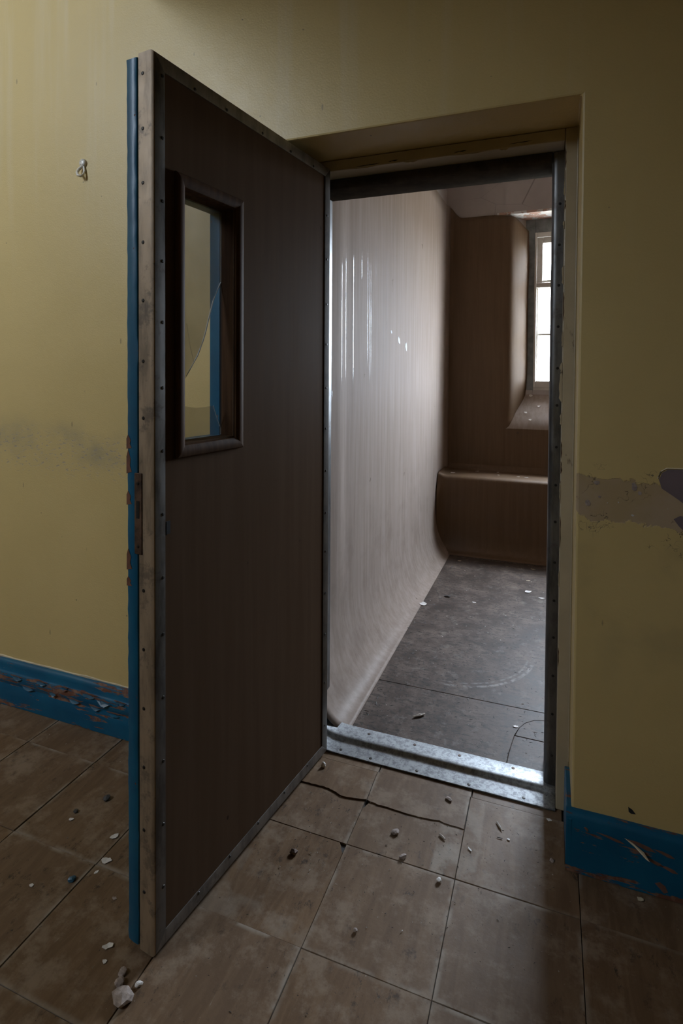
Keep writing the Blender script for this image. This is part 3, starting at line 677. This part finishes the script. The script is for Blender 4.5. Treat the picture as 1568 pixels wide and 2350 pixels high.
# bare, flaked spots in the blue paint round the lock
for z, h in [(1.18, .03), (1.125, .05), (1.05, .03), (.90, .045), (.86, .02)]:
    prism('bare_patch', [(.066, z), (.072, z+h*.3), (.069, z+h*.6), (.078, z+h), (.083, z+h*.7), (.083, z-h*.1)], 'x', T(-.0033), T(-.0026), m_red, door)
box('keyhole', T(.0385), T(.0505), -.0008, .004, .978, 1.008, m_dark, door)
# vision panel: mitred inner beads, blue outer beads, broken glass
BR = (T(.0655), T(.3155), 1.1508, 1.8235)
bp = [(0, .003), (0, -.004), (.003, -.008), (.008, -.0095), (.020, -.0085), (.029, -.004), (.0335, .004), (.0345, .042), (.030, .042), (.020, .003)]
for sd in 'LRTB':
    o = smooth_by_angle(mitre_side('glazing_bead', sd, BR, bp, m_bead, door), 30)
ob = [(0, .079), (0, .087), (.006, .091), (.022, .090), (.032, .085), (.0345, .080), (.0345, .049), (.030, .049), (.026, .079)]
for sd in 'LRTB':
    o = smooth_by_angle(mitre_side('outer_glazing_bead', sd, BR, ob, m_blue, door), 30); o['label'] = 'blue painted bead on the corridor side'
gx0, gx1, gz0, gz1 = T(.101), T(.2815), 1.187, 1.790
crackU = [(T(.2759), 1.5915), (T(.2515), 1.5474), (T(.2344), 1.4993), (T(.2227), 1.464), (T(.2120), 1.437), (T(.2013), 1.4172), (T(.190), 1.3965), (T(.178), 1.381), (T(.1693), 1.3692), (T(.1507), 1.3458)]
gu = prism('glass_shard', [(gx0, gz1), (gx1, gz1), (gx1, 1.600)]+crackU+[(gx0, 1.285)], 'y', .0435, .0475, m_hazy, door)
gu['label'] = 'large dusty upper shard with a curved broken edge'
gl = prism('glass_shard', [(gx0, gz0), (gx1, gz0), (gx1, 1.205), (T(.2784), 1.2093), (T(.262), 1.243), (T(.2519), 1.2665), (T(.22), 1.2642), (T(.1852), 1.2639), (T(.1507), 1.2688), (gx0, 1.276)], 'y', .0435, .0475, m_hazy2, door)
gl['label'] = 'low shard left standing in the bottom of the frame'
# the ground-looking broken edges catch the light
v, f = tube_verts([(x, .0455, z) for x, z in [(gx1, 1.600)]+crackU], lambda t: .0017 if t < .72 else .0012, 5); add('broken_edge', v, f, m_glassedge, gu)
v, f = tube_verts([(x, .0455, z) for x, z in [(T(.178), 1.381), (T(.165), 1.42), (T(.152), 1.478)]], .0007, 5); add('crack_line', v, f, m_hazy2, gu)
v, f = tube_verts([(x, .0455, z) for x, z in [(T(.2784), 1.2093), (T(.262), 1.243), (T(.2519), 1.2665)]], .0008, 5); add('broken_edge', v, f, m_glassedge, gl)

# ---------------------------------------------------------------- things on the wall
hk = empty('wall_hook', (-1.6624, 0, 2.125)); tag(hk, 'small off-white hook fixed high on the yellow wall beyond the door', 'hook')
v = []
for rad, yy in ((.0155, 0), (.0155, -.006), (.012, -.010), (.004, -.011)):
    for k in range(16): v.append((rad*math.cos(k*math.pi/8), yy, rad*1.05*math.sin(k*math.pi/8)+.018))
f = [(q*16+k, q*16+(k+1) % 16, (q+1)*16+(k+1) % 16, (q+1)*16+k) for q in range(3) for k in range(16)]+[tuple(range(48, 64))]
smooth_by_angle(add('back_plate', v, f, m_hook, hk), 45)
tube('hook_loop', [(-.002, -.006, .004), (-.011, -.012, -.006), (-.012, -.020, -.020), (-.004, -.024, -.033), (.006, -.020, -.036), (.010, -.012, -.030), (.009, -.006, -.014), (.006, -.004, .004)], lambda t: .0055-.001*t, m_hook, hk, 8)
for dx, dz in ((-.006, .022), (.004, .026), (.005, .012), (-.004, .012)): screw(hk, (dx, -.0105, dz), (0, -1, 0), .0016)
# thick lip of yellow paint left above the skirting
lr = random.Random(21); n = 90
top = [(-2.6+1.7*k/n, .1835+.0045*max(0, noise.noise((k*.21, 3, 1))+.25)+lr.uniform(0, .0012)) for k in range(n+1)]
bot = [(x, .1795) for x, z in top]
v = [(x, -.0028, z) for x, z in bot]+[(x, -.0034, z) for x, z in top]+[(x, .001, z+.002) for x, z in top]; k1 = n+1
add('paint_lip', v, [(i, i+1, k1+i+1, k1+i) for i in range(n)]+[(k1+i, k1+i+1, 2*k1+i+1, 2*k1+i) for i in range(n)], m_flakeY, wf)
# big lost patch of paint on the latch-side wall, with a lifted rim
pp = [(.265, 1.085), (.272, 1.103), (.285, 1.112), (.305, 1.113), (.335, 1.113), (.40, 1.113), (.42, 1.07), (.41, 1.03), (.36, 1.012), (.33, 1.020), (.31, 1.036), (.29, 1.050), (.272, 1.062)]
prism('bare_patch', pp, 'y', -.0012, .002, m_purple, wf)
rim = [(x+(-.003 if x < .3 else .001), z+(.003 if z > 1.08 else -.003)) for x, z in pp]
tube('paint_rim', [(x, -.001, z) for x, z in rim[:5]]+[(.40, -.001, 1.117)], .0018, m_flakeY, wf, 5)
prism('bare_patch', [(.30, .985), (.315, .995), (.34, .99), (.37, .97), (.36, .945), (.33, .95), (.312, .968)], 'y', -.001, .002, m_purple, wf)
for x, z, w, h in [(.118, 1.066, .02, .014), (.125, 1.029, .008, .008), (.097, 1.009, .018, .02), (.208, 1.062, .016, .03), (.222, 1.046, .014, .014)]:
    k = 8; vv = [(x+w*.5*random.uniform(.6, 1)*math.cos(2*math.pi*i/k), z+h*.5*random.uniform(.6, 1)*math.sin(2*math.pi*i/k)) for i in range(k)]
    prism('plaster_spot', vv, 'y', -.0009, .002, m_crumb, wf)
prism('bare_patch', [(.208, .205), (.218, .200), (.226, .190), (.214, .189), (.209, .193)], 'y', -.001, .002, m_dark, wf)

# ---------------------------------------------------------------- loose debris, each piece a thing
def chip(name, x, y, z, size, thick, mat, label, cat, rz=0., curl=.15, seed=0, asp=1., tilt_=0.):
    r_ = random.Random(seed+17); n = 9; v = []
    pts = [(size*.5*r_.uniform(.5, 1.15)*math.cos(2*math.pi*k/n), size*.5*asp*r_.uniform(.5, 1.15)*math.sin(2*math.pi*k/n)) for k in range(n)]
    for h in (0, thick):
        v.append((0, 0, h))
        for a, b in pts: v.append((a, b, h+curl*(a*a+b*b)/size))
    f = []
    for k in range(n):
        j = (k+1) % n
        f += [(0, 1+j, 1+k), (n+1, n+2+k, n+2+j), (1+k, 1+j, n+2+j, n+2+k)]
    o = add(name, v, f, mat, loc=(x, y, z)); o.rotation_euler = (0, tilt_, rz); return tag(o, label, cat)
def crumb(name, x, y, z, size, mat, label, cat, rz=0., seed=0, sq=(1, 1, .7)):
    b = bmesh.new(); bmesh.ops.create_icosphere(b, subdivisions=2, radius=size/2)
    for q in b.verts:
        k = 1+.45*noise.noise(Vector(q.co)*(2.2/size)+Vector((seed*7.1, seed, 0))); q.co = Vector((q.co.x*k*sq[0], q.co.y*k*sq[1], q.co.z*k*sq[2]))
    lo = min(q.co.z for q in b.verts)
    for q in b.verts: q.co.z = max(q.co.z, lo*.7)-lo*.7
    me = bpy.data.meshes.new(name); b.to_mesh(me); b.free(); me.materials.append(mat)
    o = bpy.data.objects.new(name, me); C.objects.link(o); o.location = (x, y, z); o.rotation_euler = (0, 0, rz); return tag(o, label, cat)
def splinter(name, x, y, z, L, w, mat, label, cat, rz, seed=0):
    r_ = random.Random(seed); v = []; n = 6; k = 5
    for i in range(n):
        t = i/(n-1); ww = w*(.55+.45*math.sin(math.pi*min(1, max(.08, t))))*r_.uniform(.75, 1.1)
        for s in range(k): v.append((L*(t-.5)+r_.uniform(-.04, .04)*L*(s % 2), ww*.5*math.cos(2*math.pi*s/k+.3), ww*.36*math.sin(2*math.pi*s/k+.3)+w*.35))
    f = [(i*k+s, i*k+(s+1) % k, (i+1)*k+(s+1) % k, (i+1)*k+s) for i in range(n-1) for s in range(k)]+[tuple(range(k)), tuple(reversed(range(len(v)-k, len(v))))]
    o = add(name, v, f, mat, loc=(x, y, z)); o.rotation_euler = (0, 0, rz); return tag(o, label, cat)
FZ = .0012; KZ = CZ+.0004
T2 = .0042                                    # on top of the torn upper layer
# corridor floor beyond the door
crumb('plaster_crumb', -1.2998, -.2743, FZ, .020, m_darkbit, 'dark round crumb with a pale chip near the open door\'s edge, alone on its tile', 'debris', 0, 1)
crumb('plaster_crumb', -1.3517, -.3471, FZ, .014, m_darkbit, 'small dark crumb just above the pale flake on the brown tile', 'debris', 1, 2)
chip('paint_flake', -1.3411, -.3754, FZ, .016, .001, m_flakeW, 'small pale flake beside the small dark crumb on the tile beyond the door', 'paint chip', .4, .3, 3, .7)
chip('paint_flake', -1.172, -.3782, FZ, .034, .0012, m_flakeW, 'pointed pale flake lying across the tile joint close to the blue door edge', 'paint chip', .9, .35, 4, .55)
chip('paint_flake', -1.1347, -.4479, FZ, .028, .0015, m_flakeW, 'angular pale flake in the corner of the tile joints beside the blue door edge', 'paint chip', .2, .25, 5, .8)
chip('paint_flake', -1.1339, -.4881, FZ, .016, .0012, m_flakeW, 'small pale flake just below the crossing of the dark tile joints', 'paint chip', 1.2, .3, 6, .7)
crumb('plaster_crumb', -1.1765, -.5281, FZ, .022, m_flakeB, 'blue-black crumb beside the dark diagonal tile joint', 'debris', .5, 7, (1, .8, .6))
chip('paint_flake', -1.2636, -.5779, FZ, .016, .001, m_flakeW, 'lone small pale flake on the tile near the lower frame edge', 'paint chip', 0, .3, 8, .6)
chip('paint_flake', -1.0326, -.5282, FZ, .015, .001, m_crumb, 'small brownish flake on the tile in front of the blue door edge', 'paint chip', 0, .3, 9, .6)
chip('paint_flake', -.9583, -.6292, FZ, .026, .0012, m_flakeW, 'curled pale flake in front of the door\'s bottom corner', 'paint chip', .6, .5, 10, .6)
chip('paint_flake', -.9411, -.6581, FZ, .017, .0012, m_flakeW, 'small oval pale flake below the curled one near the door corner', 'paint chip', .2, .3, 11, .6)
crumb('plaster_crumb', -.884, -.665, FZ, .018, m_crumb, 'dark-sided crumb topmost of the cluster below the door corner', 'debris', 0, 12)
crumb('plaster_crumb', -.8745, -.6835, FZ, .020, m_crumb, 'buff crumb touching the top of the large pale plaster lump', 'debris', 2, 13)
crumb('plaster_crumb', -.8335, -.6705, FZ, .017, m_flakeW, 'small whitish crumb standing apart from the large pale plaster lump', 'debris', 1, 14, (1, .8, .6))
crumb('plaster_lump', -.846, -.7065, FZ, .044, m_crumb, 'largest pale plaster lump on the tiles below the door corner', 'debris', .3, 15, (1, .9, .55))
# in front of the doorway
crumb('plaster_crumb', -.7141, .1077, T2, .018, m_flakeW, 'white cube-like crumb next to the door\'s hinge corner', 'debris', .4, 16, (1, .8, .9))
crumb('plaster_crumb', -.2864, .1133, T2, .020, m_crumb, 'flat buff crumb on the torn tile near the threshold', 'debris', 2.5, 17, (1.2, .7, .4))
splinter('wood_splinter', -.2798, -.0358, FZ, .024, .008, m_splint, 'short grey splinter below the torn tile edge', 'splinter', -.6, 18)
crumb('plaster_crumb', -.4123, -.0703, FZ, .024, m_crumb, 'crumbled brown bit in the middle of the tile below the torn edge', 'debris', .8, 19, (1.1, .8, .4))
crumb('plaster_crumb', -.2617, -.1787, FZ, .013, m_flakeW, 'pale crumb just below a tile joint in front of the doorway', 'debris', 0, 20)
splinter('wood_splinter', -.1273, .0651, FZ+.001, .034, .006, m_splint, 'slim pale splinter on the tile by the bright threshold end', 'splinter', -1.0, 21)
chip('paint_flake', -.0982, .0261, FZ+.001, .013, .001, m_flakeW, 'tiny pale flake where the floor light meets the shadow', 'paint chip', 0, .3, 22, .7)
splinter('wood_splinter', -.122, .022, FZ+.001, .016, .003, m_darkbit, 'tiny dark sliver beside the pale flake at the light\'s edge', 'splinter', .1, 23)
chip('paint_flake', -.1977, -.0505, FZ+.001, .018, .001, m_flakeW, 'thin pale flake near the long joint in front of the doorway', 'paint chip', -.8, .3, 24, .35)
crumb('plaster_crumb', -.6613, -.2384, FZ, .022, m_rust, 'reddish-brown crumb on the tile with the broken corner', 'debris', .3, 25, (1.2, .7, .5))
crumb('plaster_crumb', -.4266, -.3843, FZ, .010, m_crumb, 'tiny buff crumb on the streaky tile in the doorway\'s light', 'debris', 0, 26)
crumb('plaster_crumb', -.37, -.142, FZ, .018, m_crumb, 'brown flaky crumb lying on the joint above the streaky tile', 'debris', 1, 27, (1.2, .8, .5))
chip('paint_flake', .0119, .1468, .0006, .02, .001, m_flakeW, 'grey flake in the dark corner by the skirting return', 'paint chip', .3, .3, 28, .8)
chip('paint_flake', .2324, -.045, FZ, .018, .0012, m_flakeY, 'yellowish flake on the dark floor under the chipped skirting', 'paint chip', .3, .3, 29, .7)
crumb('plaster_crumb', .02, -.005, FZ, .012, m_crumb, 'small crumb on dark tile beside the skirting end', 'debris', .3, 30)
# in the cell
splinter('wood_splinter', -.4676, .4919, KZ, .052, .014, m_splint, 'broken pale stick end on the cell floor behind the threshold', 'splinter', .75, 31)
chip('paint_flake', -.1066, .5629, KZ, .028, .0012, m_flakeW, 'bright flake beside the curved floor seam in the cell', 'paint chip', .1, .3, 32, .6)
chip('paint_flake', -.6853, 1.5593, KZ, .055, .0012, m_flakeW, 'largest white flake, lying along the cove in the cell', 'paint chip', .3, .2, 33, .9)
chip('paint_flake', -.1166, 1.9797, KZ, .048, .0012, m_flakeW, 'white flake at the shadow edge in front of the bench', 'paint chip', 1.2, .25, 34, .9)
chip('paint_flake', -.0365, 1.9035, KZ, .035, .0012, m_flakeW, 'white flake half hidden by the steel door stop', 'paint chip', 0, .25, 35, .7)
chip('paint_flake', -.4075, 1.69, KZ, .026, .0012, m_flakeW, 'small white flake in the middle of the cell floor', 'paint chip', 0, .3, 36, .6)
crumb('plaster_crumb', -.57, 1.72, KZ, .032, m_darkbit, 'flat dark crumb near the largest white flake in the cell', 'debris', .1, 37, (1.2, .6, .35))
chip('paint_flake', -.12, 2.18, KZ, .034, .001, m_flakeY, 'buff flake in the bench\'s shadow on the cell floor', 'paint chip', .3, .3, 38, .4)
chip('paint_flake', -.10, 2.42, KZ, .036, .001, m_flakeY, 'tan flake close to the foot of the bench', 'paint chip', -.2, .3, 39, .4)
chip('paint_flake', -.60, 2.40, KZ+.003, .030, .001, m_flakeY, 'tan flake in the dark corner under the bench', 'paint chip', .5, .3, 40, .5)
for i, (x, y, s, lab) in enumerate([(-.72, 2.77, .05, 'white flake at the walled end of the bench top'), (-.545, 2.915, .035, 'small white flake against the wall at the back of the bench'), (-.385, 2.925, .032, 'upright white flake at the middle of the bench back'), (-.37, 2.80, .03, 'round white flake on the middle of the bench top'), (-.224, 2.784, .035, 'white flake on the bench top, second from the steel stop'), (-.165, 2.768, .034, 'white flake on the bench top nearest the steel stop')]):
    chip('paint_flake', x, y, BZ+.002, s, .0012, m_flakeW, lab, 'paint chip', i*.7, .2, 50+i, .6)
for i, (x, y, s, lab) in enumerate([(-.155, 3.15, .035, 'white flake on the sloping sill beside the window jamb'), (-.09, 3.08, .028, 'lone white flake at mid height on the sloping sill'), (-.185, 3.04, .03, 'pinkish white flake low on the sloping sill by the jamb'), (-.15, 3.00, .024, 'small pale flake at the bottom of the sloping sill')]):
    y = 2.972+(y-2.972)*.86; zz = .955+(1.262-.955)*((y-2.972)/.208)**.85
    o = chip('paint_flake', x, y, zz+.004, s, .0012, m_flakeW, lab, 'paint chip', i, .2, 60+i, .7); o.rotation_euler = (.95, 0, 0)

# fine grit nobody could count
def grit(name, sets, mats, label, seed):
    r_ = random.Random(seed); v, f, mi = [], [], []
    for n, fx, z, m_i, smin, smax, flat in sets:
        for _ in range(n):
            x, y = fx(r_); s = smin+(smax-smin)*r_.random()**3; a = r_.uniform(0, 6.28); k = len(v); el = r_.uniform(1, 2.4)
            for i in range(3):
                t = a+i*2.094; v.append((x+s*el*math.cos(t)*math.cos(a)-s*.5*math.sin(t)*math.sin(a), y+s*el*math.cos(t)*math.sin(a)+s*.5*math.sin(t)*math.cos(a), z))
            v.append((x, y, z+s*flat)); f += [(k, k+1, k+3), (k+1, k+2, k+3), (k+2, k, k+3), (k+2, k+1, k)]; mi += [m_i]*4
    o = add(name, v, f, None)
    for q in mats: o.data.materials.append(q)
    o.data.polygons.foreach_set('material_index', mi); return tag(o, label, 'grit', kind='stuff')
cell = lambda r_: (r_.uniform(-.68, .5), .34+2.1*r_.random()**1.1)
def cove(r_): return (-.69+abs(r_.gauss(0, .05)), r_.uniform(.4, 2.3))
cor = lambda r_: (r_.uniform(-2.0, .45), r_.uniform(-1.0, -.03))
near = lambda r_: (r_.uniform(-.80, .04), r_.uniform(-.35, .14))
grit('cell_grit', [(2400, cell, CZ, 0, .0008, .0065, .25), (180, cove, CZ, 0, .002, .011, .25), (300, cell, CZ, 1, .001, .005, .5)], [m_darkbit, m_flakeW], 'dark and pale grit strewn over the cell floor', 1)
grit('corridor_grit', [(1100, cor, .0008, 0, .0004, .0026, .5), (260, cor, .0008, 1, .0005, .0026, .5), (800, near, .0012, 0, .0004, .0026, .5), (120, near, .0012, 1, .0006, .003, .5)], [m_darkbit, m_flakeW], 'dark and pale grit scattered on the corridor tiles', 4)
